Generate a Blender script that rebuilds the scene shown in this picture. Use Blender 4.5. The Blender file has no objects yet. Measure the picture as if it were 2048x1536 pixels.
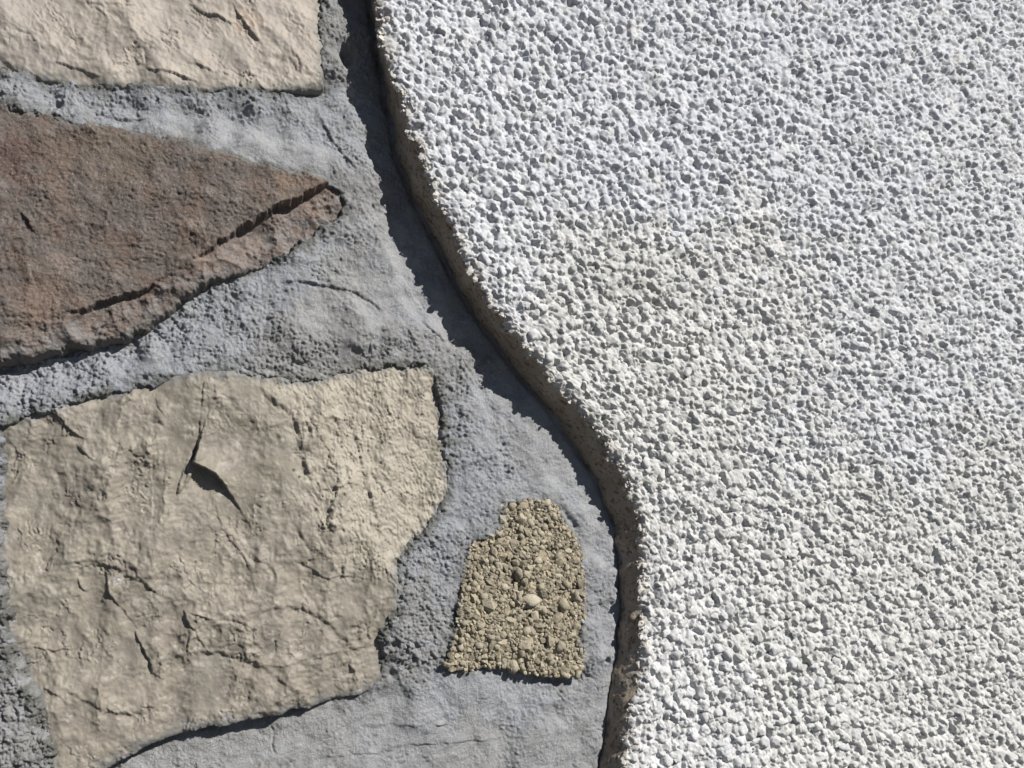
import bpy, math, random
import numpy as np

# ------------------------------------------------------------------ scene, camera, sky, sun, exposure
scene = bpy.context.scene
col = scene.collection
random.seed(7)
MM = 0.001
YAW, PITCH = math.radians(21.0), math.radians(9.0)
DIST = 400.0                     # camera to wall, millimetres
FPX = 1650.0                     # focal length in photo pixels
fw = np.array([math.sin(YAW)*math.cos(PITCH), math.cos(YAW)*math.cos(PITCH), math.sin(PITCH)])
rt = np.array([math.cos(YAW), -math.sin(YAW), 0.0])
up = np.cross(rt, fw)
cam_d = bpy.data.cameras.new('camera')
cam = bpy.data.objects.new('camera', cam_d)
col.objects.link(cam)
from mathutils import Matrix, Vector
HEIGHT0 = 1.45                   # height of the camera above the pavement, metres
cam.matrix_world = Matrix(((rt[0], up[0], -fw[0], 0), (rt[1], up[1], -fw[1], -DIST*MM), (rt[2], up[2], -fw[2], 0), (0, 0, 0, 1)))
cam_d.sensor_width = 36.0
cam_d.lens = 36.0*FPX/2048.0
cam_d.clip_start = 0.01
cam_d.clip_end = 200
cam_d.dof.use_dof = True
cam_d.dof.focus_distance = 0.445
cam_d.dof.aperture_fstop = 24.0
scene.camera = cam

LX, LZ = -0.72, -0.85            # sun travel per unit into the wall (+y)
sd = Vector((LX, 1.0, LZ)).normalized()
elev = math.asin(-sd.z)
azim = math.atan2(-sd.x, -sd.y)  # from +Y, clockwise seen from above
world = bpy.data.worlds.new('World')
scene.world = world
world.use_nodes = True
nt = world.node_tree
sky = nt.nodes.new('ShaderNodeTexSky')
sky.sky_type = 'NISHITA'
sky.sun_disc = False
sky.air_density = 0.4
sky.dust_density = 0.2
sky.altitude = 1500
sky.sun_elevation = elev
sky.sun_rotation = azim
nt.links.new(sky.outputs[0], nt.nodes['Background'].inputs[0])
nt.nodes['Background'].inputs[1].default_value = 0.05
sun_d = bpy.data.lights.new('sun', 'SUN')
sun_d.energy = 5.0
sun_d.angle = math.radians(0.5)
sun_d.color = (1.0, 0.965, 0.91)
sun = bpy.data.objects.new('sun', sun_d)
sun.rotation_euler = sd.to_track_quat('-Z', 'Y').to_euler()
sun.location = (0.5, -1, 0.7)
col.objects.link(sun)
scene.view_settings.view_transform = 'Standard'
scene.view_settings.look = 'None'
scene.view_settings.exposure = 0.28
scene.view_settings.gamma = 1.0
scene.view_settings.use_curve_mapping = False

# ------------------------------------------------------------------ photo pixel -> wall millimetres
def wall(px, py, h=0.0):
    u = (np.asarray(px, float)-1024)/FPX
    v = (np.asarray(py, float)-768)/FPX
    r = [fw[i]+u*rt[i]-v*up[i] for i in range(3)]
    t = (DIST-h)/r[1]
    return t*r[0], t*r[2]

# ------------------------------------------------------------------ noise on arrays
F = np.float32
def hash2(ix, iy, seed):
    ix = ix.astype(np.int64); iy = iy.astype(np.int64)
    h = (ix*374761393 + iy*668265263 + seed*1442695041) & 0xFFFFFFFF
    h = ((h ^ (h >> 13))*1274126177) & 0xFFFFFFFF
    h = (h ^ (h >> 16))
    return h
def rnd(ix, iy, seed):
    return (hash2(ix, iy, seed) & 0xFFFFFF).astype(F)/F(0xFFFFFF)
def gnoise(x, y, seed=0):
    fx = np.floor(x); fy = np.floor(y)
    dx = (x-fx).astype(F); dy = (y-fy).astype(F)
    ix = fx.astype(np.int64); iy = fy.astype(np.int64)
    wx = dx*dx*dx*(dx*(dx*6-15)+10); wy = dy*dy*dy*(dy*(dy*6-15)+10)
    def g(i, j):
        a = rnd(ix+i, iy+j, seed)*F(6.2831853)
        return np.cos(a)*(dx-i)+np.sin(a)*(dy-j)
    a, b, c, d = g(0, 0), g(1, 0), g(0, 1), g(1, 1)
    return ((a+(b-a)*wx)+((c+(d-c)*wx)-(a+(b-a)*wx))*wy)*F(1.41)
def fbm(x, y, size, octaves=4, seed=0, gain=0.5):
    s = np.zeros(x.shape, F); a = 1.0; f = 1.0/size; n = 0
    for o in range(octaves):
        s += F(a)*gnoise(x*f+o*17.3, y*f-o*9.1, seed+o*31)
        n += a; a *= gain; f *= 2.03
    return s/F(n)*F(1.6)
def sstep(a, b, x):
    t = np.clip((x-a)/(b-a), 0, 1)
    return t*t*(3-2*t)
def smax(a, b, k):
    h = np.clip(0.5+0.5*(a-b)/k, 0, 1)
    return b+(a-b)*h+k*h*(1-h)
def lumps(x, y, cell, seed, fill=0.9, rmin=0.42, rmax=0.72, power=2.2, skip=None, hcorr=0.75):
    """Field of angular pebbles: height above the ground they sit in."""
    out = np.full(x.shape, -1.0, F)
    X = x/cell; Y = y/cell
    ix = np.floor(X).astype(np.int64); iy = np.floor(Y).astype(np.int64)
    for i in (-1, 0, 1):
        for j in (-1, 0, 1):
            cx = ix+i; cy = iy+j
            px = cx+F(0.5)+(rnd(cx, cy, seed)-F(0.5))*F(0.85)
            py = cy+F(0.5)+(rnd(cx, cy, seed+1)-F(0.5))*F(0.85)
            q = lump_profile((X-px).astype(F), (Y-py).astype(F), cx, cy, seed, rmin, rmax, power, hcorr)
            on = rnd(cx, cy, seed+3) < fill
            if skip is not None:
                on &= ~np.isin(cx*100003+cy, skip)
            out = np.maximum(out, np.where(on, q, F(-1)))
    return out*F(cell)
def lump_profile(dx, dy, cx, cy, seed, rmin, rmax, power, hcorr):
    r = F(rmin)+F(rmax-rmin)*rnd(cx, cy, seed+2)**F(1.3)
    an = rnd(cx, cy, seed+4)*F(3.14159)
    asp = F(0.72)+F(0.5)*rnd(cx, cy, seed+5)
    c = np.cos(an); s = np.sin(an)
    qx = (dx*c+dy*s)/(r*asp); qy = (-dx*s+dy*c)/(r/asp)
    rad = np.sqrt(qx*qx+qy*qy)
    g = np.zeros(rad.shape, F)
    for k in range(5):
        th = F(k*1.2566)+rnd(cx, cy, seed+10+k)*F(1.0)
        ck = F(0.62)+F(0.5)*rnd(cx, cy, seed+20+k)
        g = np.maximum(g, (qx*np.cos(th)+qy*np.sin(th))/ck)
    m = rad*F(0.25)+g*F(0.75)
    hh = (F(0.2)+F(0.45)*r)*F(hcorr)*(F(0.7)+F(0.6)*rnd(cx, cy, seed+6))
    tilt = ((rnd(cx, cy, seed+7)-F(0.5))*qx+(rnd(cx, cy, seed+8)-F(0.5))*qy)*F(0.6)
    p = (F(1.12)-m)*F(power)
    k = np.clip(F(0.5)+F(0.5)*(1-p)/F(0.35), 0, 1)
    top = p+(1-p)*(1-k)-F(0.35)*k*(1-k)
    return hh*(top+tilt*np.minimum(1, F(1.6)/np.maximum(rad, F(0.2))))

def scallop(x, y, cell, seed, tilt=0.6, off=0.35, quad=1.0):
    """chipped-stone relief: shallow bowls meeting in sharp crests"""
    X = x/F(cell); Y = y/F(cell)
    ix = np.floor(X).astype(np.int64); iy = np.floor(Y).astype(np.int64)
    out = np.full(x.shape, 9.0, F)
    for i in (-1, 0, 1):
        for j in (-1, 0, 1):
            cx = ix+i; cy = iy+j
            dx = (X-(cx+rnd(cx, cy, seed))).astype(F); dy = (Y-(cy+rnd(cx, cy, seed+1))).astype(F)
            v = (dx*dx+dy*dy)*F(quad)+(rnd(cx, cy, seed+2)-F(0.5))*F(off)+((rnd(cx, cy, seed+3)-F(0.5))*dx+(rnd(cx, cy, seed+4)-F(0.5))*dy)*F(tilt)
            out = np.minimum(out, v)
    return out-F(0.25)

# ------------------------------------------------------------------ drawn features
def pts_wall(pts, h=0.0):
    p = np.array(pts, float)
    x, z = wall(p[:, 0], p[:, 1], h)
    return np.stack([x, z], 1)
def smooth_line(p, n=2, closed=False):
    for _ in range(n):
        q = []
        N = len(p)
        rng = range(N) if closed else range(N-1)
        if not closed: q.append(p[0])
        for i in rng:
            a, b = p[i], p[(i+1) % N]
            q += [a*0.75+b*0.25, a*0.25+b*0.75]
        if not closed: q.append(p[-1])
        p = np.array(q)
    return p
def poly_sdf(x, z, P):
    """signed distance (mm), positive inside the closed outline"""
    d2 = np.full(x.shape, 1e9, F); inside = np.zeros(x.shape, bool)
    N = len(P)
    for i in range(N):
        ax, az = P[i]; bx, bz = P[(i+1) % N]
        ex, ez = bx-ax, bz-az
        wx = x-F(ax); wz = z-F(az)
        t = np.clip((wx*F(ex)+wz*F(ez))/F(ex*ex+ez*ez+1e-9), 0, 1)
        d2 = np.minimum(d2, (wx-t*F(ex))**2+(wz-t*F(ez))**2)
        c = ((az > z) != (bz > z))
        if ez != 0:
            inside ^= c & (x < (bx-ax)*(z-az)/(bz-az)+ax)
    d = np.sqrt(d2)
    return np.where(inside, d, -d)
def stroke(x, z, H, pts, kind, amp, width, side=1, h=4.0, taper=True, soft=0.25):
    """kind 'scarp': raised lip on one side of the line, falling off gently; 'groove': cut line; 'ridge': raised line."""
    P = smooth_line(pts_wall(pts, h), 1)
    R = width*4+1
    m = (x > P[:, 0].min()-R) & (x < P[:, 0].max()+R) & (z > P[:, 1].min()-R) & (z < P[:, 1].max()+R)
    idx = np.nonzero(m.ravel())[0]
    if not len(idx): return
    xx = x.ravel()[idx]; zz = z.ravel()[idx]
    wob = fbm(xx, zz, 5, 3, 901)*F(0.7)
    xx = xx+wob; zz = zz+fbm(xx, zz, 4, 3, 902)*F(0.7)
    seg = np.hypot(*(P[1:]-P[:-1]).T); L = seg.sum(); acc = 0; ov = np.zeros(xx.shape, F)
    best = np.full(xx.shape, 1e9, F); sg = np.zeros(xx.shape, F); tt = np.zeros(xx.shape, F)
    for i in range(len(P)-1):
        ax, az = P[i]; ex, ez = P[i+1]-P[i]
        wx = xx-ax; wz = zz-az
        tr_ = (wx*ex+wz*ez)/(ex*ex+ez*ez+1e-9)
        t = np.clip(tr_, 0, 1)
        d = np.hypot(wx-t*ex, wz-t*ez)
        o_ = np.zeros(xx.shape, F)
        if i == 0: o_ = np.maximum(o_, -tr_*math.hypot(ex, ez))
        if i == len(P)-2: o_ = np.maximum(o_, (tr_-1)*math.hypot(ex, ez))
        cr = (ex*wz-ez*wx)/(math.hypot(ex, ez)+1e-9)
        b = d < best
        best = np.where(b, d, best); sg = np.where(b, cr, sg); tt = np.where(b, (acc+t*seg[i])/L, tt); ov = np.where(b, o_, ov)
        acc += seg[i]
    tp = np.sqrt(np.clip(np.sin(np.pi*np.clip(tt, 0, 1)), 0, 1)) if taper else 1.0
    tp = tp*(0.75+0.5*fbm(xx, zz, 6, 2, 77))*np.exp(-(ov/1.2)**2)
    if kind == 'scarp':
        s = sg*side
        dh = amp*np.exp(-best/width)*sstep(-soft, soft, s)*tp
    elif kind == 'groove':
        dh = -amp*np.exp(-(best/width)**2)*tp
    else:
        dh = amp*np.exp(-(best/width)**2)*tp
    f = H.ravel(); f[idx] += dh.astype(F)
def flake(x, z, H, poly, edge, amp, width, h=7.0):
    """a slab of stone left standing inside poly, thickest along edge and thinning away from it"""
    P = pts_wall(poly, h); E = pts_wall(edge, h)
    m = (x > P[:, 0].min()-2) & (x < P[:, 0].max()+2) & (z > P[:, 1].min()-2) & (z < P[:, 1].max()+2)
    idx = np.nonzero(m.ravel())[0]; xx = x.ravel()[idx]; zz = z.ravel()[idx]
    wx_ = xx+fbm(xx, zz, 4, 3, 911)*F(0.35); wz_ = zz+fbm(xx, zz, 4, 3, 912)*F(0.35)
    d = poly_sdf(wx_, wz_, P)
    best = np.full(xx.shape, 1e9, F)
    for i in range(len(E)-1):
        ax, az = E[i]; ex, ez = E[i+1]-E[i]
        t = np.clip(((xx-ax)*ex+(zz-az)*ez)/(ex*ex+ez*ez), 0, 1)
        best = np.minimum(best, np.hypot(xx-ax-t*ex, zz-az-t*ez))
    f = H.ravel()
    f[idx] += (amp*np.exp(-best/width)*sstep(-0.12, 0.3, d)).astype(F)
def field(x, z, ctrl, sig=22.0, h=0.0, wob=0.0, seed=3):
    """smooth surface through control values given as (px, py, value...)"""
    c = np.array(ctrl, float)
    cx, cz = wall(c[:, 0], c[:, 1], h)
    if wob:
        x = x+fbm(x, z, 14, 4, seed)*F(wob); z = z+fbm(x, z, 14, 4, seed+5)*F(wob)
    nv = c.shape[1]-2
    num = np.zeros((nv,)+x.shape, F); den = np.full(x.shape, 1e-9, F)
    for i in range(len(c)):
        r2 = (x-F(cx[i]))**2+(z-F(cz[i]))**2
        w = np.exp(-r2/F(2*sig*sig))+F(1e-4)/(1+r2/F(sig*sig))
        w = w*(1/(r2+F(sig*sig*0.08)))
        for k in range(nv): num[k] += w*F(c[i, 2+k])
        den += w
    out = num/den
    return out[0] if nv == 1 else out
def mixc(c, rgb, m):
    rgb = np.array(rgb, F).reshape(3, *([1]*(c.ndim-1)))
    return c*(1-m)+rgb*m

ALB = 0.77
# ------------------------------------------------------------------ mesh building
def make_obj(name, verts, quads, mat, parent=None, cols=None, tris=None, smooth=True):
    me = bpy.data.meshes.new(name)
    nv = len(verts)
    me.vertices.add(nv)
    me.vertices.foreach_set('co', (np.asarray(verts, F)).ravel())
    q = np.asarray(quads, np.int32).reshape(-1, 4) if quads is not None and len(quads) else np.zeros((0, 4), np.int32)
    t = np.asarray(tris, np.int32).reshape(-1, 3) if tris is not None and len(tris) else np.zeros((0, 3), np.int32)
    loops = np.concatenate([q.ravel(), t.ravel()])
    me.loops.add(len(loops)); me.loops.foreach_set('vertex_index', loops)
    me.polygons.add(len(q)+len(t))
    starts = np.concatenate([np.arange(len(q))*4, len(q)*4+np.arange(len(t))*3]).astype(np.int32)
    me.polygons.foreach_set('loop_start', starts)
    me.update(calc_edges=True)
    me.validate()
    me.polygons.foreach_set('use_smooth', np.full(len(me.polygons), smooth, bool))
    if cols is not None:
        a = me.color_attributes.new('tint', 'FLOAT_COLOR', 'POINT')
        c4 = np.ones((nv, 4), F); c4[:, :3] = np.clip(cols, 0.005, 0.95)*ALB
        a.data.foreach_set('color', c4.ravel())
    me.materials.append(mat)
    o = bpy.data.objects.new(name, me)
    col.objects.link(o)
    if parent is not None: o.parent = parent
    return o
def grid_obj(name, x, z, h, keep, mat, parent, cols):
    """heightfield sheet over 2-D arrays; quads only where keep (per vertex) holds at all four corners"""
    R, C = x.shape
    idx = np.arange(R*C).reshape(R, C)
    k = keep[:-1, :-1] & keep[1:, :-1] & keep[:-1, 1:] & keep[1:, 1:]
    q = np.stack([idx[:-1, :-1][k], idx[1:, :-1][k], idx[1:, 1:][k], idx[:-1, 1:][k]], 1)
    used = np.zeros(R*C, bool); used[q.ravel()] = True
    remap = np.cumsum(used)-1
    v = np.stack([x.ravel(), -h.ravel(), z.ravel()], 1)[used]*MM
    return make_obj(name, v, remap[q], mat, parent, cols.reshape(3, -1).T[used])
def axis(lo, hi, dense_lo, dense_hi, step):
    """row or column positions: fine in view, 4 px just outside it, coarser far out"""
    mid = list(np.arange(dense_lo, dense_hi, step))
    def out(d): return min(step*1.1+d*0.06, 5.0) if d < 240 else min(5.0+(d-240)*0.10, 45)
    a = []; p = dense_lo
    while p > lo:
        p -= out(dense_lo-p); a.append(p)
    b = []; p = mid[-1]
    while p < hi:
        p += out(p-mid[-1]); b.append(p)
    return np.array(a[::-1]+mid+b)

# ------------------------------------------------------------------ materials
def material(name, rough, bumps, speck=None, fleck=None, vary=0.12, tint_from='tint', spec=0.25):
    """bumps: (feature size mm, strength, distance mm); colour from the 'tint' attribute broken up by grain"""
    m = bpy.data.materials.new(name); m.use_nodes = True
    n = m.node_tree.nodes; l = m.node_tree.links
    b = n['Principled BSDF']
    b.inputs['Roughness'].default_value = rough
    b.inputs['Specular IOR Level'].default_value = spec
    tc = n.new('ShaderNodeNewGeometry')
    at = n.new('ShaderNodeAttribute'); at.attribute_name = tint_from
    def noise(size, detail=3, rough_=0.6):
        t = n.new('ShaderNodeTexNoise'); t.inputs['Scale'].default_value = 1000.0/size
        t.inputs['Detail'].default_value = detail; t.inputs['Roughness'].default_value = rough_
        l.new(tc.outputs['Position'], t.inputs['Vector']); return t
    g = noise(0.9, 4, 0.7)
    mr = n.new('ShaderNodeMapRange'); mr.inputs[1].default_value = 0.3; mr.inputs[2].default_value = 0.7
    mr.inputs[3].default_value = 1-vary; mr.inputs[4].default_value = 1+vary
    l.new(g.outputs[0], mr.inputs[0])
    mul = n.new('ShaderNodeVectorMath'); mul.operation = 'SCALE'
    l.new(at.outputs['Color'], mul.inputs[0]); l.new(mr.outputs[0], mul.inputs['Scale'])
    src = mul.outputs[0]
    for sp, rgb in ((speck, None), (fleck, None)):
        if not sp: continue
        size, thr, soft, rgb, amt = sp
        t = noise(size, 2, 0.6)
        r = n.new('ShaderNodeMapRange'); r.inputs[1].default_value = thr; r.inputs[2].default_value = thr+soft
        r.inputs[4].default_value = amt
        l.new(t.outputs[0], r.inputs[0])
        mx = n.new('ShaderNodeMix'); mx.data_type = 'RGBA'
        l.new(r.outputs[0], mx.inputs['Factor']); l.new(src, mx.inputs['A']); mx.inputs['B'].default_value = (*rgb, 1)
        src = mx.outputs['Result']
    l.new(src, b.inputs['Base Color'])
    prev = None
    for size, st, dist in bumps:
        t = noise(size, 4, 0.65)
        bp = n.new('ShaderNodeBump'); bp.inputs['Strength'].default_value = st
        bp.inputs['Distance'].default_value = dist*MM
        l.new(t.outputs[0], bp.inputs['Height'])
        if prev: l.new(prev.outputs[0], bp.inputs['Normal'])
        prev = bp
    l.new(prev.outputs[0], b.inputs['Normal'])
    return m
M_mortar = material('sandy_mortar', 0.9, [(1.1, 0.8, 0.6), (0.55, 0.8, 0.4)], speck=(0.9, 0.68, 0.05, (0.55, 0.57, 0.6), 0.6), fleck=(1.3, 0.70, 0.04, (0.05, 0.05, 0.05), 0.6), vary=0.16)
M_lime = material('limestone', 0.6, [(2.6, 0.35, 0.45), (0.7, 0.4, 0.2)], speck=(1.2, 0.72, 0.05, (0.62, 0.58, 0.5), 0.5), vary=0.07, spec=0.35)
M_brown = material('brown_sandstone', 0.8, [(1.6, 0.8, 0.8), (0.7, 0.7, 0.4)], speck=(1.1, 0.64, 0.05, (0.30, 0.24, 0.20), 0.7), fleck=(1.4, 0.66, 0.05, (0.05, 0.035, 0.03), 0.6), vary=0.22)
M_white = material('white_masonry_paint', 0.8, [(1.3, 0.55, 0.45), (0.5, 0.35, 0.18)], speck=(3.4, 0.70, 0.04, (0.22, 0.18, 0.13), 0.5), fleck=(2.2, 0.70, 0.05, (0.30, 0.30, 0.29), 0.45), vary=0.09)
M_side = material('weathered_concrete_edge', 0.9, [(1.6, 0.6, 0.6), (0.6, 0.5, 0.3)], speck=(1.6, 0.62, 0.05, (0.10, 0.06, 0.04), 0.8), fleck=(3.2, 0.66, 0.05, (0.26, 0.12, 0.06), 0.6), vary=0.15)
M_chip = material('crumbling_tan_stone', 0.9, [(1.3, 0.8, 0.7), (0.6, 0.6, 0.3)], vary=0.2)

def empty(name, label, cat):
    o = bpy.data.objects.new(name, None); col.objects.link(o)
    o['label'] = label; o['category'] = cat
    o.empty_display_size = 0.02; o['kind'] = 'thing'
    return o

# ------------------------------------------------------------------ the ground the wall rises from (below the frame)
def flat_mat(name, rgb, rough=0.9):
    m = bpy.data.materials.new(name); m.use_nodes = True
    n = m.node_tree.nodes; l = m.node_tree.links; b = n['Principled BSDF']
    b.inputs['Roughness'].default_value = rough
    t = n.new('ShaderNodeTexNoise'); t.inputs['Scale'].default_value = 30; t.inputs['Detail'].default_value = 6
    r = n.new('ShaderNodeValToRGB')
    r.color_ramp.elements[0].color = (*[c*0.8 for c in rgb], 1); r.color_ramp.elements[1].color = (*[min(1, c*1.2) for c in rgb], 1)
    l.new(t.outputs[0], r.inputs[0]); l.new(r.outputs[0], b.inputs['Base Color'])
    return m
gv = np.array([[-60, -60, 0], [60, -60, 0], [60, 0.2, 0], [-60, 0.2, 0]], float); gv[:, 2] = -HEIGHT0
ground = make_obj('ground', gv, [[0, 1, 2, 3]], flat_mat('paving', (0.055, 0.053, 0.05)))
ground['kind'] = 'structure'

# ------------------------------------------------------------------ panel edge, traced top to bottom
EDGE_TOP = [(-700, 690), (-300, 722), (-100, 745), (0, 758), (40, 763), (117, 776), (234, 812), (312, 843), (390, 872), (469, 908), (547, 945), (578, 966), (656, 1020), (734, 1082), (812, 1153),
            (891, 1216), (969, 1257), (1047, 1284), (1131, 1290), (1209, 1287), (1287, 1286), (1365, 1272), (1443, 1262), (1500, 1255), (1536, 1251), (1700, 1215), (2300, 1140)]
EDGE_BASE = [(-700, 672), (-300, 705), (-100, 728), (0, 742), (40, 746), (117, 760), (234, 781), (312, 797), (390, 828), (469, 868), (547, 907), (578, 922), (656, 970), (734, 1030), (812, 1090),
             (891, 1149), (969, 1200), (1047, 1227), (1131, 1239), (1209, 1243), (1287, 1237), (1365, 1224), (1443, 1215), (1500, 1206), (1536, 1199), (1700, 1170), (2300, 1090)]
PANEL_H = [(-700, 21), (0, 21), (300, 22), (600, 21.5), (900, 18.5), (1100, 16.8), (1300, 17), (1536, 17.5), (2300, 17.5)]
et = np.array(EDGE_TOP, float); eb = np.array(EDGE_BASE, float); ph = np.array(PANEL_H, float)
def sm_interp(y, xs, ys, w=18):
    return (np.interp(y-w, xs, ys)+2*np.interp(y, xs, ys)+np.interp(y+w, xs, ys))/4

# ------------------------------------------------------------------ outlines of the stones (photo pixels, at their face height)
TOP_STONE = [(-620, -600), (-200, -660), (300, -640), (560, -560), (640, -300), (648, -60), (650, 60), (646, 120), (650, 165), (640, 182), (560, 178), (500, 180), (420, 176), (340, 176), (280, 168), (220, 172), (150, 165), (80, 152), (0, 136), (-120, 130), (-400, 150), (-620, 120)]
BROWN_STONE = [(-640, 130), (-300, 160), (-100, 182), (0, 197), (60, 212), (120, 233), (250, 253), (340, 273), (430, 300), (520, 328), (590, 348), (660, 362), (698, 385), (700, 410), (680, 440), (640, 468), (590, 500), (530, 525), (470, 545), (410, 560), (370, 590), (310, 640), (240, 668), (150, 690), (60, 708), (0, 722), (-150, 745), (-400, 780), (-640, 770)]
BIG_STONE = [(-10, 860), (10, 842), (60, 828), (100, 812), (160, 796), (230, 780), (300, 762), (350, 752), (410, 745), (480, 748), (540, 757), (600, 764), (660, 752), (720, 735), (800, 728), (850, 728), (876, 745), (887, 790), (893, 850), (899, 900), (905, 950), (903, 985), (885, 1020), (860, 1055), (830, 1085), (798, 1120), (790, 1160), (800, 1190), (790, 1235), (768, 1262), (772, 1310), (778, 1362),
             (740, 1384), (680, 1400), (600, 1418), (540, 1432), (480, 1445), (420, 1453), (350, 1474), (280, 1500), (220, 1530), (150, 1580), (100, 1590), (95, 1480), (68, 1410), (36, 1350), (10, 1290), (8, 1200), (-6, 1140), (-10, 1000)]
CRUMB_STONE = [(1005, 1012), (1022, 1000), (1060, 1003), (1100, 1006), (1122, 1020), (1128, 1045), (1150, 1070), (1163, 1105), (1166, 1200), (1164, 1290), (1168, 1330), (1150, 1350), (1110, 1352), (1050, 1338), (980, 1330), (905, 1340), (893, 1328), (908, 1290), (920, 1240), (928, 1180), (934, 1115), (950, 1082), (985, 1068), (1008, 1050)]

STEP = 1.93
U = axis(-1300, 1500, -14, 1330, STEP)
V = axis(-1100, 2700, -14, 1552, STEP)
UU, VV = np.meshgrid(U, V)
X, Z = wall(UU, VV)
X = X.astype(F); Z = Z.astype(F)

wallobj = empty('stone_wall', 'wall of cream and brown stones in grey sandy mortar left of the white panel', 'wall')

def sdf_region(outline, h, ragged, seed, n=1, grow=0.0):
    P = smooth_line(pts_wall(outline, h), n, closed=True)
    m = 6
    x0, x1, z0, z1 = P[:, 0].min()-m, P[:, 0].max()+m, P[:, 1].min()-m, P[:, 1].max()+m
    inb = (X > x0) & (X < x1) & (Z > z0) & (Z < z1)
    rr = np.nonzero(inb.any(1))[0]; cc = np.nonzero(inb.any(0))[0]
    sl = (slice(rr[0], rr[-1]+1), slice(cc[0], cc[-1]+1))
    x = X[sl]; z = Z[sl]
    d = poly_sdf(x, z, P)
    d = d+(fbm(x, z, 12, 5, seed, 0.65)*F(ragged*2.0)).astype(F)+F(grow)
    return sl, x, z, d
stone_cover = np.full(X.shape, -99.0, F)

def saw(t, sharp=0.12):
    f = t-np.floor(t)
    return np.where(f < 1-sharp, f/(1-sharp), (1-f)/sharp)-0.5

def limestone_detail(x, z, seed, rot=0.3, amp=1.0, stretch=2.0):
    c, s = math.cos(rot), math.sin(rot)
    a = x*c+z*s; b = (-x*s+z*c)/stretch
    wa = a+fbm(x, z, 14, 4, seed+1, 0.6)*5; wb = b+fbm(x, z, 14, 4, seed+2, 0.6)*5
    big = fbm(wa, wb, 34, 3, seed+3)
    s1 = scallop(wa, wb, 15, seed+20); s2 = scallop(wa, wb, 6.5, seed+30)
    wa2 = wa+fbm(x, z, 4, 3, seed+13)*1.6; wb2 = wb+fbm(x, z, 4, 3, seed+14)*1.6
    s3 = scallop(wa2, wb2, 2.9, seed+40); s4 = scallop(wa2+z*0.4, wb2*1.3, 1.5, seed+50)
    m1 = sstep(-0.45, 0.4, fbm(x, z, 30, 3, seed+7)); m2 = sstep(-0.15, 0.45, fbm(x, z, 16, 3, seed+8))
    m3 = sstep(-0.2, 0.45, fbm(x, z, 12, 3, seed+9))
    cr = saw(fbm(wa, wb, 30, 5, seed+5, 0.6)*3.6, 0.05)*2.0
    s0 = scallop(wa/1.2+fbm(x, z, 30, 3, seed+15)*5, wb, 25, seed+60, 2.0, 0.6, 0.8)
    s05 = scallop(a+fbm(x, z, 7, 4, seed+18, 0.6)*2.5, b+fbm(x, z, 7, 4, seed+19, 0.6)*2.5, 12, seed+70, 1.8, 0.8, 0.7)
    st = fbm(wa/1.0, b*0.25+fbm(x, z, 20, 2, seed+16), 2.6, 3, seed+17)
    v = big*1.0+s0*5.6+s05*2.7+s1*1.2*m1+st*0.16*m3+s2*0.9*m2+s3*0.42*m3*m2+s4*0.13*m2+cr*0.30*m2
    v = v+fbm(wa, wb, 5, 4, seed+10, 0.6)*(0.08+0.22*m2)+fbm(x, z, 1.5, 2, seed+12)*0.05
    return (amp*v).astype(F), m2, big

# ---- big cream limestone
sl, x, z, d = sdf_region(BIG_STONE, 7, 0.7, 40, grow=1.1)
det, m2, big = limestone_detail(x, z, 100, rot=-0.15, amp=1.15, stretch=2.2)
macro = field(x, z, [(590, 800, 9.4), (605, 900, 10.4), (625, 1000, 10.0), (690, 1110, 9), (750, 900, 7.2), (750, 800, 7.2), (870, 800, 5.8), (880, 900, 5.4), (870, 1000, 5.2), (800, 1080, 5.6), (500, 850, 7.6), (480, 960, 7.6), (540, 1020, 7.8), (430, 800, 7.6), (340, 800, 6.8), (300, 900, 6.8), (340, 1000, 7),
                     (150, 830, 6), (100, 900, 5.8), (40, 950, 5), (150, 1050, 6.8), (60, 1100, 6), (250, 1150, 7.6), (150, 1200, 6.8), (60, 1250, 5), (350, 1200, 7.6), (500, 1100, 7.7), (550, 1220, 7.8), (400, 1330, 7.2), (300, 1400, 6.8), (150, 1400, 5.8), (110, 1480, 4.8), (500, 1380, 7), (680, 1280, 6.4), (740, 1340, 5.6), (700, 1200, 7), (260, 1480, 6), (180, 1530, 5)], sig=18, h=7)
smooth_mid = sstep(300, 360, UU[sl])*(1-sstep(560, 620, UU[sl]))*(1-sstep(980, 1060, VV[sl]))
xb = np.interp(VV[sl], [740, 850, 1000, 1100, 1200, 1300], [520, 590, 612, 690, 790, 900])+70*fbm(x, z, 16, 4, 776, 0.6)
rough_r = sstep(-60, 60, UU[sl]-xb)*(1-sstep(1150, 1250, VV[sl]))
h = macro+det*(1-0.35*smooth_mid)+((scallop(x*0.8+z*0.6+fbm(x, z, 9, 3, 774)*2, (-x*0.6+z*0.8)*0.5+fbm(x, z, 6, 3, 771)*2, 7.0, 770, 1.6)*1.0+saw(fbm(x*1.0+z*0.2, z*0.45, 13, 4, 775, 0.6)*3.4, 0.06)*0.7)*rough_r).astype(F)
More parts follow.
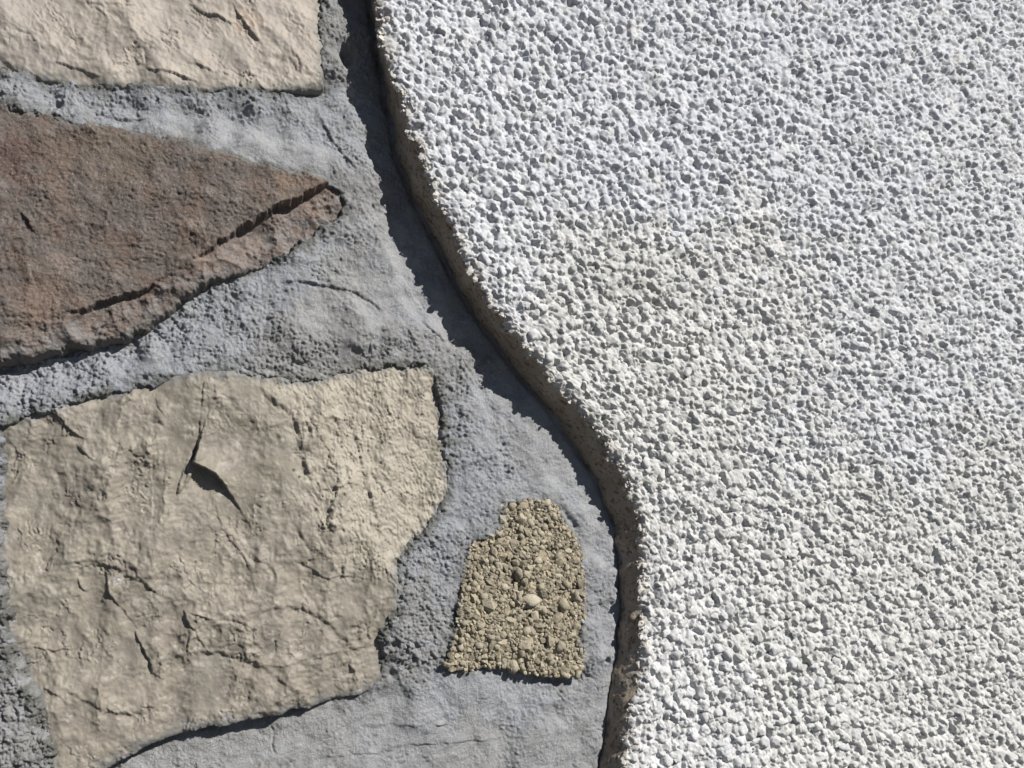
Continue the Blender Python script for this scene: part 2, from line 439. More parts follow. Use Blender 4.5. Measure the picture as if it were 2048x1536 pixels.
# chipped edge: crisp at the foot, sunk into the mortar along the top
low = sstep(1240, 1330, VV[sl])
h = h-(1-sstep(0, 1.6, d))*0.5-(1-sstep(0, 7, d))*0.6
def S(pts, kind, amp, w, side=1, **k): stroke(x, z, h, pts, kind, amp, w, side, h=7, **k)
S([(408, 765), (404, 800), (402, 850), (396, 885), (388, 925)], 'scarp', 1.1, 5, 1, taper=False)
S([(416, 790), (414, 850), (404, 880)], 'groove', 0.5, 0.5)
flake(x, z, h, [(404, 860), (392, 905), (384, 925), (398, 932), (412, 937), (431, 949), (446, 968), (465, 994), (505, 1060), (580, 900), (520, 800), (430, 790)], [(392, 920), (384, 926), (398, 932), (412, 937), (431, 949)], 6.0, 8.5)
flake(x, z, h, [(404, 860), (392, 905), (384, 925), (398, 932), (412, 937), (431, 949), (446, 968), (465, 994), (505, 1060), (580, 900), (520, 800), (430, 790)], [(431, 949), (446, 968)], 1.8, 5)
flake(x, z, h, [(384, 880), (352, 992), (360, 984), (392, 940), (420, 890)], [(360, 980), (380, 950)], 2.1, 4)
stroke(x, z, h, [(400, 840), (392, 900), (376, 945), (352, 990)], 'groove', 1.3, 0.55, 1, h=7)
S([(314, 782), (310, 800), (330, 835)], 'scarp', 0.7, 4, 1)
S([(314, 838), (324, 856)], 'groove', 0.9, 0.6)
S([(304, 800), (300, 900), (305, 1000), (303, 1080)], 'scarp', 0.55, 3.5, -1)
S([(330, 880), (328, 960), (326, 1060)], 'scarp', 0.5, 3, 1)
S([(108, 818), (140, 835), (178, 850)], 'scarp', 1.2, 3, -1)
S([(112, 826), (140, 862), (160, 872), (176, 880)], 'scarp', 1.3, 4, 1)
S([(150, 884), (165, 905), (185, 920)], 'scarp', 1.1, 3, 1)
S([(60, 840), (48, 880), (40, 900)], 'scarp', 0.6, 4, 1)
S([(205, 1130), (215, 1160), (217, 1190), (240, 1215)], 'scarp', 2.4, 5, 1)
S([(240, 1215), (262, 1240), (275, 1262)], 'scarp', 1.0, 4, 1)
S([(268, 1265), (285, 1300), (300, 1330), (306, 1352)], 'scarp', 2.8, 6, 1)
S([(306, 1352), (330, 1362)], 'scarp', 1.0, 5, 1)
S([(150, 1155), (158, 1175), (168, 1187)], 'scarp', 1.4, 3, 1)
S([(366, 1222), (375, 1245), (390, 1262)], 'scarp', 2.2, 4, 1)
S([(390, 1262), (410, 1300), (430, 1315)], 'scarp', 1.3, 4, 1)
S([(380, 1225), (400, 1232), (425, 1240)], 'scarp', 1.1, 3, 1)
S([(425, 1250), (450, 1240), (490, 1255), (500, 1290)], 'scarp', 1.0, 4, -1)
S([(372, 1145), (382, 1165), (394, 1175)], 'scarp', 0.9, 2.5, 1)
S([(430, 1000), (440, 1050), (460, 1080), (490, 1110), (500, 1150)], 'scarp', 1.0, 7, 1)
S([(500, 760), (540, 800), (590, 830), (600, 880), (615, 940), (620, 1000)], 'scarp', 2.4, 13, 1, soft=1.4)
S([(700, 800), (720, 900), (745, 1000), (760, 1080)], 'scarp', 1.4, 9, 1, soft=1.2)
S([(300, 1330), (420, 1300), (520, 1330), (600, 1390)], 'scarp', 1.8, 10, 1, soft=1.2)
S([(100, 1130), (200, 1120), (330, 1190), (360, 1230)], 'scarp', 1.5, 10, 1, soft=1.0)
S([(500, 1240), (560, 1210), (640, 1230), (700, 1290)], 'scarp', 1.6, 9, 1, soft=1.0)
S([(120, 1380), (200, 1420), (260, 1440), (330, 1400)], 'scarp', 1.5, 8, 1, soft=1.0)
S([(200, 900), (230, 960), (225, 1040), (240, 1110)], 'scarp', 1.3, 10, -1, soft=1.2)
S([(512, 1008), (525, 1014)], 'groove', 0.8, 0.6)
S([(512, 987), (530, 984)], 'groove', 0.7, 0.5)
for k, a in enumerate((548, 571, 583, 607, 622, 650)):
    q = (0, -22, 9, -40, 15, -10)[k]
    S([(a, 1030+q), (a+18+k, 1075+q), (a+44, 1108+q), (a+60+2*k, 1150+q)], 'scarp', 0.8, 5.5, 1 if k % 2 else -1, soft=0.9)
S([(590, 1120), (620, 1135), (650, 1160), (690, 1150), (740, 1160)], 'scarp', 1.1, 5, 1)
S([(640, 980), (670, 975), (720, 962)], 'scarp', 0.9, 4, 1)
S([(820, 1008), (850, 1015), (880, 1010)], 'groove', 1.3, 1.0)
S([(780, 1190), (740, 1250), (735, 1262)], 'scarp', 1.6, 3, -1)
S([(60, 1300), (90, 1305), (130, 1303)], 'scarp', 1.0, 4, 1)
S([(80, 1375), (110, 1395), (130, 1410)], 'scarp', 1.0, 4, 1)
for k in range(7):
    S([(520+k*31, 1330-k*5), (560+k*31, 1338-k*7), (600+k*30, 1322-k*7)], 'scarp', 0.55, 3, 1)
for k in range(28):
    a, b = random.uniform(30, 870), random.uniform(800, 1440)
    ang = random.uniform(0.4, 2.2); L = random.uniform(14, 46)
    S([(a, b), (a+L*0.5*math.cos(ang)+random.uniform(-5, 5), b+L*0.5*math.sin(ang)), (a+L*math.cos(ang), b+L*math.sin(ang))], 'scarp', random.uniform(0.15, 0.45), random.uniform(3, 6), random.choice((1, 1, -1)), soft=random.choice((0.3, 0.8, 1.2)))
h = np.where(d > 0, h, h-np.clip(-d*6, 0, 20))
stone_cover[sl] = np.maximum(stone_cover[sl], d)
keep = d > -2.2
c = np.zeros((3,)+x.shape, F)+np.array((0.322, 0.289, 0.238), F).reshape(3, 1, 1)
c = mixc(c, (0.225, 0.20, 0.17), sstep(-0.1, 0.5, fbm(x, z, 24, 5, 61, 0.6))*0.8)
c = mixc(c, (0.41, 0.375, 0.315), sstep(0.0, 0.6, fbm(x, z, 20, 4, 62))*0.55)
rightpart = sstep(-90, 70, UU[sl]-xb)*(1-sstep(1130, 1230, VV[sl]))
c = mixc(c, (0.25, 0.225, 0.178), smooth_mid*sstep(-0.6, 0.4, fbm(x, z, 16, 4, 772))*0.6)  # shade left of the ridge, facing away from the sun, deepened in the colour
c = mixc(c, (0.49, 0.445, 0.365), rightpart*0.68)  # sunlit slope right of the ridge, its brightness mostly put into the colour
c = mixc(c, (0.30, 0.265, 0.215), rightpart*sstep(0.1, 0.5, fbm(x, z, 9, 5, 773, 0.65))*0.55)
c = mixc(c, (0.19, 0.172, 0.15), sstep(0.1, 0.7, fbm(x, z, 9, 5, 64, 0.65))*0.5)
c = mixc(c, (0.32, 0.275, 0.235), sstep(0.2, 0.7, fbm(x, z, 17, 4, 65))*0.35)
c = mixc(c, (0.52, 0.48, 0.41), sstep(0.2, 0.55, fbm(x, z, 5, 5, 66, 0.7))*0.5)
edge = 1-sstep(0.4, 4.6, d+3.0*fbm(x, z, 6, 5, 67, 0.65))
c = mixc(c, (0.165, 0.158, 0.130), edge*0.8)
c = mixc(c, (0.27, 0.272, 0.275), (1-sstep(0, 5, d+5.5*fbm(x, z, 7, 5, 69, 0.7)))*0.65)
for px, py in [(703, 841), (703, 848), (675, 868), (697, 870), (686, 883), (686, 892), (768, 883), (705, 908), (763, 784), (740, 900), (588, 940), (599, 953), (637, 967), (633, 1018), (727, 1043), (687, 988), (846, 955), (765, 925), (300, 1180), (202, 1204)]:
    qx, qz = wall(px, py, 7)
    c = mixc(c, (0.06, 0.045, 0.035), (np.hypot(x-qx, z-qz) < 0.72)*0.85)
wx0, wz0 = wall(232, 1162, 7)
c = mixc(c, (0.55, 0.55, 0.54), (1-sstep(0.6, 1.9, np.hypot((x-wx0)/1.5, z-wz0)+1.6*fbm(x, z, 2.5, 3, 68)))*0.8)
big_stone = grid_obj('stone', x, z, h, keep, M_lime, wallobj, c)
big_stone['label'] = 'large cream limestone with an arrow-shaped flake chipped out near its middle'

# ---- cream limestone at the top
sl, x, z, d = sdf_region(TOP_STONE, 6, 0.9, 50)
det, m2, big = limestone_detail(x, z, 200, rot=0.75, amp=0.95, stretch=2.4)
macro = field(x, z, [(600, 50, 5.4), (620, 130, 4.6), (500, 100, 6.6), (400, 50, 7), (300, 120, 6.4), (200, 60, 6.6), (100, 40, 6), (50, 110, 3.6), (130, 140, 4), (0, 60, 4.6), (-100, 60, 5), (300, -100, 7.5), (550, -100, 6.5), (450, 160, 5.8), (560, 165, 5.4), (250, 155, 4.8), (-300, 0, 6), (300, -400, 7)], sig=18, h=6)
h = macro+det-(1-sstep(0, 1.6, d))*0.8-(1-sstep(0, 7, d))*0.5
def S(pts, kind, amp, w, side=1, **k): stroke(x, z, h, pts, kind, amp, w, side, h=6, **k)
S([(380, 2), (405, 22), (440, 28), (465, 45)], 'scarp', 1.7, 5, 1)
S([(465, 0), (480, 30), (505, 62), (520, 78)], 'scarp', 1.6, 4, 1)
S([(500, 15), (508, 45), (522, 75)], 'scarp', 1.3, 4, -1)
S([(60, 15), (90, 50), (120, 80), (130, 120)], 'scarp', 1.0, 8, -1)
S([(290, 135), (330, 140), (370, 150), (400, 165)], 'scarp', 1.4, 5, 1)
S([(370, 120), (400, 128), (430, 142)], 'scarp', 0.9, 4, 1)
S([(110, 118), (150, 130), (200, 150)], 'scarp', 1.4, 5, 1)
S([(150, 0), (240, 10), (330, 12)], 'scarp', 0.7, 5, 1)
for k in range(22):
    a, b = random.uniform(0, 640), random.uniform(-20, 165)
    ang = random.uniform(0.1, 1.3); L = random.uniform(14, 46)
    S([(a, b), (a+L*0.5*math.cos(ang), b+L*0.5*math.sin(ang)+random.uniform(-4, 4)), (a+L*math.cos(ang), b+L*math.sin(ang))], 'scarp', random.uniform(0.2, 0.5), random.uniform(3, 6), random.choice((1, 1, -1)), soft=random.choice((0.3, 0.8, 1.2)))
h = np.where(d > 0, h, h-np.clip(-d*6, 0, 20))
stone_cover[sl] = np.maximum(stone_cover[sl], d)
c = np.zeros((3,)+x.shape, F)+np.array((0.41, 0.365, 0.315), F).reshape(3, 1, 1)
c = mixc(c, (0.50, 0.45, 0.385), sstep(-0.1, 0.5, fbm(x, z, 20, 4, 71))*0.7)
c = mixc(c, (0.28, 0.25, 0.23), sstep(0.15, 0.6, fbm(x, z, 16, 4, 72))*0.6)
c = mixc(c, (0.34, 0.31, 0.29), (1-sstep(60, 150, UU[sl]+60*fbm(x, z, 12, 3, 73)))*0.4)
px0, pz0 = wall(495, 40, 6)
c = mixc(c, (0.46, 0.36, 0.28), (1-sstep(3, 10, np.hypot(x-px0, (z-pz0))+4*fbm(x, z, 5, 3, 74)))*0.6)
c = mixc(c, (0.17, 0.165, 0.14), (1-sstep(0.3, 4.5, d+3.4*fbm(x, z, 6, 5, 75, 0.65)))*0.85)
c = mixc(c, (0.27, 0.272, 0.275), (1-sstep(0, 4, d+5*fbm(x, z, 7, 5, 76, 0.7)))*0.5)
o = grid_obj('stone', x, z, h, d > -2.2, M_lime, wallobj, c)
o['label'] = 'pale cream limestone cut off by the top of the picture'

# ---- brown stone
sl, x, z, d = sdf_region(BROWN_STONE, 8, 1.4, 60)
macro = field(x, z, [(650, 370, 9.6), (560, 370, 10.2), (400, 330, 9.4), (250, 290, 8.0), (120, 250, 6.8), (50, 230, 5.8), (450, 450, 10.8), (600, 390, 11), (350, 480, 9.8), (200, 480, 8.8), (100, 400, 8.2), (0, 400, 8), (0, 250, 6), (100, 580, 9.6), (0, 640, 9.2), (200, 660, 9.4), (80, 690, 9.0), (-200, 400, 8), (-200, 650, 7), (-400, 500, 7), (280, 560, 8.8)], sig=22, h=8)
h = macro+scallop(x+fbm(x, z, 9, 3, 306)*3, z*1.3, 13, 307, 1.4)*1.6+scallop(x+fbm(x, z, 3, 3, 309), z*1.2, 4.2, 320, 1.3)*0.55+fbm(x, z, 30, 3, 301)*1.3+fbm(x, z, 9, 4, 302)*0.5
rot = 0.5
gr = lumps(x*math.cos(rot)+z*math.sin(rot), (-x*math.sin(rot)+z*math.cos(rot))*1.5, 2.0, 310, fill=0.95, hcorr=0.7)
h = h+(smax(gr, fbm(x, z, 2.0, 3, 303, 0.6)*0.35, 0.35)*(0.3+0.6*sstep(-0.4, 0.4, fbm(x, z, 15, 4, 308)))).astype(F)+saw(fbm(x*0.8+z*0.6, (-x*0.6+z*0.8)*2.0, 6, 3, 304)*2.4, 0.3)*0.28
# lower ledge below the broken line
LEDGE = [(672, 352), (648, 368), (600, 393), (560, 408), (500, 442), (450, 475), (402, 512), (368, 534), (330, 552), (285, 578), (240, 594), (180, 612), (115, 628), (60, 655), (20, 668), (-60, 684), (-300, 720), (-300, 1000), (300, 1000), (760, 700), (760, 352)]
P = smooth_line(pts_wall(LEDGE, 9), 1, closed=True)
dl = poly_sdf(x, z, P)+fbm(x, z, 9, 5, 305, 0.65)*2.2
drop = field(x, z, [(670, 380, 5.6), (600, 410, 8.4), (500, 470, 7.4), (430, 510, 3.6), (385, 532, 0.3), (330, 560, 0.3), (285, 592, 5.0), (200, 622, 5.0), (120, 640, 0.5), (60, 660, 0.3), (0, 700, 0.3), (350, 600, 2.5), (-100, 700, 0.3), (640, 430, 8.0)], sig=14, h=8)
h = h-drop*sstep(-0.1, 0.7, dl)-np.clip(dl, 0, 30)*0.06+(scallop(x+fbm(x, z, 5, 3, 331)*2, z/1.3, 9, 330, 2.0)*3.4+scallop(x, z, 3.4, 340, 1.6)*1.0)*sstep(0.5, 5, dl)
h = h-(1-sstep(0, 1.6, d))*0.8-(1-sstep(0, 7, d))*0.3
def S(pts, kind, amp, w, side=1, **k): stroke(x, z, h, pts, kind, amp, w, side, h=8, **k)
S([(42, 425), (60, 448), (72, 470)], 'scarp', 2.0, 4, 1)
S([(60, 470), (58, 500), (60, 540), (75, 580)], 'scarp', 0.9, 5, -1)
S([(610, 410), (640, 402), (680, 402)], 'ridge', 1.2, 1.2)
S([(372, 535), (400, 522), (430, 512)], 'ridge', 1.0, 1.4)
S([(260, 590), (275, 605), (262, 630), (200, 650), (160, 665)], 'scarp', 1.6, 4, -1)
S([(500, 545), (520, 560)], 'groove', 1.5, 2.0)
h = np.where(d > 0, h, h-np.clip(-d*6, 0, 20)).astype(F)
stone_cover[sl] = np.maximum(stone_cover[sl], d)
c = np.zeros((3,)+x.shape, F)+np.array((0.155, 0.132, 0.118), F).reshape(3, 1, 1)
c = mixc(c, (0.120, 0.095, 0.080), sstep(-0.1, 0.5, fbm(x, z, 22, 4, 81))*0.7)
c = mixc(c, (0.182, 0.128, 0.102), sstep(0.0, 0.45, fbm(x, z, 14, 5, 82, 0.6))*0.6)
c = mixc(c, (0.27, 0.235, 0.21), sstep(0.1, 0.6, fbm(x, z, 8, 5, 83, 0.6))*0.55)
for px, py, r, rgb, am in [(110, 300, 16, (0.20, 0.145, 0.11), 0.5), (620, 370, 18, (0.26, 0.19, 0.145), 0.7), (250, 300, 18, (0.19, 0.15, 0.115), 0.6), (20, 560, 18, (0.15, 0.13, 0.12), 0.6), (90, 600, 16, (0.24, 0.17, 0.13), 0.6), (20, 320, 16, (0.13, 0.085, 0.075), 0.7), (480, 500, 12, (0.28, 0.23, 0.20), 0.8), (590, 480, 11, (0.25, 0.19, 0.16), 0.6), (410, 526, 5, (0.34, 0.26, 0.20), 0.6), (120, 525, 8, (0.30, 0.24, 0.21), 0.5), (640, 405, 4, (0.27, 0.21, 0.16), 0.5), (700, 400, 5, (0.10, 0.055, 0.045), 0.8)]:
    qx, qz = wall(px, py, 8)
    c = mixc(c, rgb, (1-sstep(0.3, 1.0, np.hypot(x-qx, z-qz)/r+0.9*fbm(x, z, 9, 5, 84, 0.65)))*am)
smear = sstep(0.5, 6, dl)*sstep(-0.1, 0.35, fbm(x, z, 8, 5, 88, 0.65))
c = mixc(c, (0.29, 0.28, 0.275), smear*0.7)
c = mixc(c, (0.27, 0.22, 0.195), sstep(0, 2, dl)*(1-smear)*0.4)
c = mixc(c, (0.30, 0.26, 0.24), sstep(0.4, 0.75, fbm(x, z, 2.6, 3, 86))*0.4)
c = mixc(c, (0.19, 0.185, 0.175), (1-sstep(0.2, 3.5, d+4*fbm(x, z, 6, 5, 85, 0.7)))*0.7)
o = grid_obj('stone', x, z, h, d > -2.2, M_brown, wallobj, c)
o['label'] = 'rust-brown sandstone wedge with a dark broken ledge'

# ---- crumbling tan stone: bed, then chips
sl, x, z, d = sdf_region(CRUMB_STONE, 5, 0.8, 70, grow=1.0)
def clump(x, z): return scallop(x+fbm(x, z, 5, 3, 415)*2, z+fbm(x, z, 5, 3, 416)*2, 6.5, 414, 1.2, 0.6)*-2.2-0.2
crumb_macro_pts = [(1060, 1040, 4.6), (1000, 1040, 4.4), (1120, 1080, 3.6), (1140, 1200, 4.6), (1050, 1130, 5.2), (1000, 1200, 5.4), (1050, 1220, 5.0), (960, 1150, 4.4), (960, 1250, 5.4), (1000, 1310, 5.6), (1100, 1310, 5.6), (930, 1320, 4.6), (1140, 1320, 5.6), (1010, 1180, 3.8)]
cm = field(x, z, crumb_macro_pts, sig=12, h=5)+clump(x, z)
xq = x+fbm(x, z, 3, 3, 412)*0.8; zq = z+fbm(x, z, 3, 3, 413)*0.8
h = cm-1.9+smax(lumps(xq, zq, 3.4, 410, fill=0.95, power=2.2, rmin=0.35, rmax=0.75), lumps(xq, zq, 1.7, 420, fill=0.95, rmin=0.35, rmax=0.7, hcorr=0.9), 0.3)*1.15+fbm(x, z, 1.6, 3, 411)*0.35
h = h-(1-sstep(0, 1.5, d))*0.6
h = np.where(d > 0, h, h-np.clip(-d*5, 0, 20)).astype(F)
stone_cover[sl] = np.maximum(stone_cover[sl], d-1.2)
c = np.zeros((3,)+x.shape, F)+np.array((0.38, 0.333, 0.245), F).reshape(3, 1, 1)
c = mixc(c, (0.25, 0.22, 0.17), sstep(-0.1, 0.5, fbm(x, z, 6, 4, 91))*0.7)
crumb = grid_obj('stone', x, z, h, d > -2.0, M_chip, wallobj, c)
crumb['label'] = 'small tan stone crumbled into loose chips beside the panel edge'
def crumb_h(px, py):
    xx, zz = wall(px, py, 5)
    return float(field(np.array([xx], F), np.array([zz], F), crumb_macro_pts, sig=12, h=5)[0]+clump(np.array([xx], F), np.array([zz], F))[0])

# ------------------------------------------------------------------ mortar
M_CTRL = [(720, 0, -2), (700, 100, -3), (715, 200, -2), (760, 300, -2), (800, 420, -2.5), (750, 400, 0), (860, 520, -2.4), (920, 650, -1.6), (850, 600, 0.3), (1000, 760, -1.6), (1000, 820, 1.0), (1120, 930, 1.0), (1190, 1000, 1.0), (1215, 1100, 1.5), (1215, 1200, 2.4), (1220, 1280, 3.2), (1210, 1365, 3.0), (1195, 1440, 3.4), (1180, 1536, 3.4),
          (50, 150, 3.0), (100, 185, 2.0), (200, 188, 3.0), (200, 222, 0.5), (0, 165, 4.4), (300, 192, 3.4), (400, 196, 3.8), (500, 196, 3.6), (600, 200, 2.4), (550, 255, 1.0), (650, 190, 0),
          (60, 205, 5.5), (150, 230, 5.2), (270, 232, -0.6), (300, 255, 6.2), (380, 242, -0.4), (420, 285, 7.6), (500, 305, 8.2), (470, 250, 0.4), (600, 335, 8.6), (600, 270, 4.5), (680, 350, 5.5), (670, 250, 3.5),
          (665, 60, 4.4), (665, 130, 4.6), (672, -60, 3), (690, 50, 1.5), (690, 230, 3.0), (670, 200, 2.2), (710, 330, 4), (730, 380, 4),
          (706, 410, 2.6), (710, 440, 2.8), (660, 490, 2.6), (600, 520, 3.6), (560, 560, 4.2), (500, 590, 3.2), (450, 590, -0.8), (400, 610, -2.8), (350, 645, -4.2), (520, 560, 0.8), (250, 690, -4.4), (150, 715, -4.0), (60, 735, -3.4), (0, 750, -2), (640, 555, 4.6), (740, 560, 3), (650, 640, 4.4), (780, 620, 3),
          (480, 660, 3.6), (400, 700, 4.2), (440, 735, 4.4), (300, 735, 4.4), (200, 765, 4.2), (100, 795, 4.2), (10, 820, 4.0), (600, 680, 7.6), (700, 672, 8.0), (800, 665, 7.2), (600, 738, 4.6), (700, 722, 4.0), (800, 712, 4.0), (500, 700, 5.4), (860, 700, 4.0), (875, 730, 3.4), (905, 760, 2.8),
          (905, 850, 2.0), (935, 850, 2.6), (912, 950, 2.2), (895, 1040, 2.8), (860, 1090, 4.0), (820, 1150, 4.2), (800, 1220, 4.6), (800, 1290, 4.0), (830, 1230, 3.6), (870, 1200, 3.4), (900, 1150, 3.4), (960, 1000, 3.4), (1000, 960, 3.0), (1060, 930, 2.2), (880, 1290, 3.0), (790, 1350, 1.0), (1080, 980, 3), (1150, 1040, 3.2), (1190, 1150, 4.5), (1190, 1300, 6),
          (920, 1220, 4), (910, 1120, 4), (950, 1060, 4), (1000, 1000, 4.2),
          (860, 1365, 1.2), (950, 1360, 2.0), (1030, 1370, 1.2), (1100, 1380, 0.8), (1150, 1375, 1.5), (1000, 1430, 1.8), (850, 1430, 0.2), (780, 1400, -2.5), (700, 1425, -3.6), (600, 1450, -4.4), (500, 1475, -4.8), (400, 1500, -5), (300, 1530, -5), (600, 1520, -3), (800, 1500, -1), (900, 1530, 0.5), (1080, 1500, 4), (1000, 1600, 3), (500, 1620, -3), (1100, 1700, 4),
          (0, 1180, 5.5), (0, 1250, 5.8), (15, 1350, 6), (30, 1430, 5.6), (60, 1500, 5.4), (0, 1500, 5), (60, 1600, 4), (-100, 1300, 5), (-100, 1000, 5), (-20, 900, 4.6), (-8, 1050, 5), (-300, 1200, 5), (-300, 800, 3), (-200, 160, 3), (-500, 160, 3), (-400, 1800, 3)]
x, z = X, Z
base = field(x, z, M_CTRL, sig=8, h=2, wob=2.0)
# coarse sand shows in some places and is trowelled smooth in others
rough_ctrl = [(300, 200, .7), (150, 180, .8), (450, 210, .8), (600, 220, .6), (500, 300, .12), (300, 255, .12), (620, 330, .2), (680, 150, .9), (680, 300, .8), (720, 400, .7), (800, 500, .35), (860, 620, .25), (640, 500, .8), (560, 540, .55), (640, 640, .45), (740, 600, .3), (420, 600, 1.0), (300, 660, 1.2), (150, 720, 1.2), (50, 760, 1.1), (450, 690, .8), (600, 710, 1.0), (800, 700, .8), (300, 740, .5), (20, 820, 1.0),
              (920, 820, .9), (900, 760, .9), (960, 900, .7), (1020, 860, .5), (1000, 950, .8), (1100, 920, .15), (1080, 850, .2), (940, 1010, .6), (900, 1120, .9), (850, 1200, 1.0), (850, 1300, 1.0), (830, 1130, 1.0), (1190, 1200, .6), (1190, 1080, .35), (1130, 990, .3), (1180, 1340, .5), (950, 1400, .2), (1050, 1450, .45), (1150, 1480, .4), (800, 1430, .2), (650, 1500, .25), (400, 1520, .3), (900, 1500, .2), (20, 1250, 1.1), (20, 1400, 1.1), (60, 1500, 1.1), (0, 1180, 1.0)]
rg = np.clip(field(x, z, rough_ctrl, sig=10, h=2, wob=4.0, seed=13)*0.95+0.55*fbm(x, z, 12, 5, 512, 0.6)-0.1, 0, 1.3)
gr1 = lumps(x, z, 1.9, 510, fill=0.75, rmin=0.25, rmax=0.62)
gr2 = lumps(x, z, 1.15, 520, fill=0.8, rmin=0.3, rmax=0.6)
gr3 = lumps(x+fbm(x, z, 3, 3, 531)*0.8, z+fbm(x, z, 3, 3, 532)*0.8, 3.4, 530, fill=0.5, rmin=0.2, rmax=0.6)
h = base+fbm(x, z, 26, 3, 500)*1.7+fbm(x, z, 13, 4, 501)*1.2*(0.5+rg*0.6)+fbm(x, z, 5, 4, 502, 0.6)*(0.18+0.62*rg)
h = h+(np.maximum(gr1, -0.1)*(0.25+0.95*rg)+np.maximum(gr2, -0.1)*(0.32+0.7*rg)).astype(F)*sstep(-0.5, 0.35, fbm(x, z, 10, 3, 505)+rg*0.8)
h = h+(np.maximum(gr3, -0.1)*sstep(0.65, 1.1, rg)*0.7+scallop(x+fbm(x, z, 4, 3, 533), z, 5.5, 534)*-0.9*sstep(0.5, 1.0, rg)).astype(F)
# trowel drag lines in the smooth parts
h += (fbm((x*0.95+z*0.3)/7, (-x*0.3+z*0.95), 2.6, 3, 506)*0.28*np.clip(1-rg*1.3, 0, 1)).astype(F)
# crumbly holes
hole = sstep(0.42, 0.6, fbm(x, z, 3.4, 3, 507))*sstep(0.4, 0.9, rg)
h -= (hole*0.9).astype(F)
def S(pts, kind, amp, w, side=1, **k): stroke(x, z, h, pts, kind, amp, w, side, h=3, **k)
S([(565, 568), (585, 562), (620, 566), (660, 574), (700, 580), (735, 598), (762, 622)], 'scarp', 2.2, 7, 1, soft=0.2)
S([(565, 568), (550, 580), (530, 592)], 'scarp', 0.9, 4, 1)
S([(845, 645), (870, 665), (892, 685)], 'scarp', 1.8, 4, 1)
S([(940, 885), (945, 900), (950, 908)], 'groove', 0.9, 0.6)
S([(780, 1500), (850, 1492), (930, 1485), (1010, 1478)], 'scarp', 0.9, 5, 1)
S([(640, 1522), (720, 1515), (800, 1505)], 'scarp', 0.9, 5, 1)
S([(1000, 1465), (1030, 1450), (1045, 1447)], 'scarp', 0.6, 3, 1)
S([(545, 1455), (548, 1480), (545, 1500)], 'groove', 0.6, 0.4)
S([(870, 1450), (885, 1455), (905, 1448)], 'scarp', 1.6, 4, 1)
S([(640, 235), (655, 262), (665, 290), (690, 315), (715, 345)], 'scarp', 2.2, 5, 1)
S([(698, 90), (695, 120), (710, 140)], 'groove', 4, 3.0)
S([(600, 700), (680, 690), (770, 680), (850, 690), (880, 700)], 'ridge', 0.6, 3.5)
S([(925, 800), (940, 870), (945, 950), (930, 1020), (890, 1085)], 'ridge', 0.5, 3.0)
S([(640, 560), (720, 640), (800, 665)], 'scarp', 1.2, 6, -1, soft=0.8)
S([(760, 480), (800, 540), (840, 610), (880, 650)], 'scarp', 1.4, 7, -1, soft=0.9)
S([(960, 800), (1010, 870), (1080, 920)], 'scarp', 1.1, 6, -1, soft=0.8)
S([(940, 1030), (980, 1010), (1010, 975)], 'scarp', 1.0, 4, 1, soft=0.8)
S([(200, 215), (330, 240), (470, 262), (600, 295), (690, 330)], 'ridge', 1.0, 2.6)
S([(620, 205), (650, 240), (690, 260)], 'ridge', 1.5, 2.8)
S([(820, 1400), (920, 1385), (1050, 1395), (1150, 1410)], 'ridge', 1.0, 4.0)
S([(700, 1460), (820, 1450), (860, 1470)], 'scarp', 0.9, 6, 1, soft=0.8)
S([(480, 640), (560, 625), (640, 600)], 'ridge', 1.2, 3.5)
S([(545, 1455), (552, 1480), (546, 1500), (556, 1520)], 'groove', 1.0, 0.45)
S([(120, 205), (150, 215), (220, 232), (300, 240)], 'scarp', 1.2, 4, 1)
S([(330, 215), (400, 235), (470, 248)], 'scarp', 0.9, 3, -1)
S([(770, 1195), (760, 1240)], 'ridge', 1.0, 1.5)
S([(990, 1340), (960, 1335), (900, 1345), (885, 1338)], 'groove', 1.0, 0.7)
S([(1165, 1345), (1175, 1352), (1190, 1360)], 'groove', 0.8, 0.5)
S([(1040, 1345), (1090, 1358), (1140, 1362), (1165, 1352)], 'groove', 3.0, 2.4)
S([(1125, 1015), (1145, 1045), (1160, 1070)], 'groove', 2.6, 2.2)
for px, py, r, dp in [(788, 1352, 1.9, 4), (1010, 889, 0.9, 2.5), (748, 410, 1.0, 1.5), (1213, 1320, 1.3, 3), (786, 1290, 1.6, 3), (115, 212, 1.5, 2.5), (980, 920, .8, 1.2), (250, 745, 1.4, 2.2), (290, 757, 1.6, 2.2), (960, 940, .8, 1.2), (505, 205, .8, 1.5), (700, 110, 3.5, 3)]:
    qx, qz = wall(px, py, 3)
    h -= (dp*np.exp(-((x-qx)**2+(z-qz)**2)/(r*r))).astype(F)
# mortar dives under the stones, and stops behind the panel
lap = 1.5+2.6*fbm(x, z, 9, 5, 509, 0.65)
h = h+(0.8*np.exp(-np.abs(stone_cover)/2.2)*sstep(2.0, 4.0, base)*sstep(-0.7, 0.2, fbm(x, z, 15, 4, 510))).astype(F)
h = h+(1.6*fbm(x, z, 6, 4, 511, 0.6)*np.exp(-np.abs(stone_cover)/3.0)).astype(F)
h = h-np.clip(stone_cover-lap, 0, 3.2)*2.4
h = h.astype(F)
ebx = sm_interp(VV, eb[:, 0], eb[:, 1])
pmin = (UU < ebx+70)
gap = np.exp(-((UU-ebx)/9.0)**2)*(2.8+1.4*fbm(x, z, 14, 3, 508))
h = h-np.clip(gap, 0, 5).astype(F)
keep = (stone_cover < 6.5) & pmin
c = np.zeros((3,)+x.shape, F)+np.array((0.350, 0.353, 0.362), F).reshape(3, 1, 1)
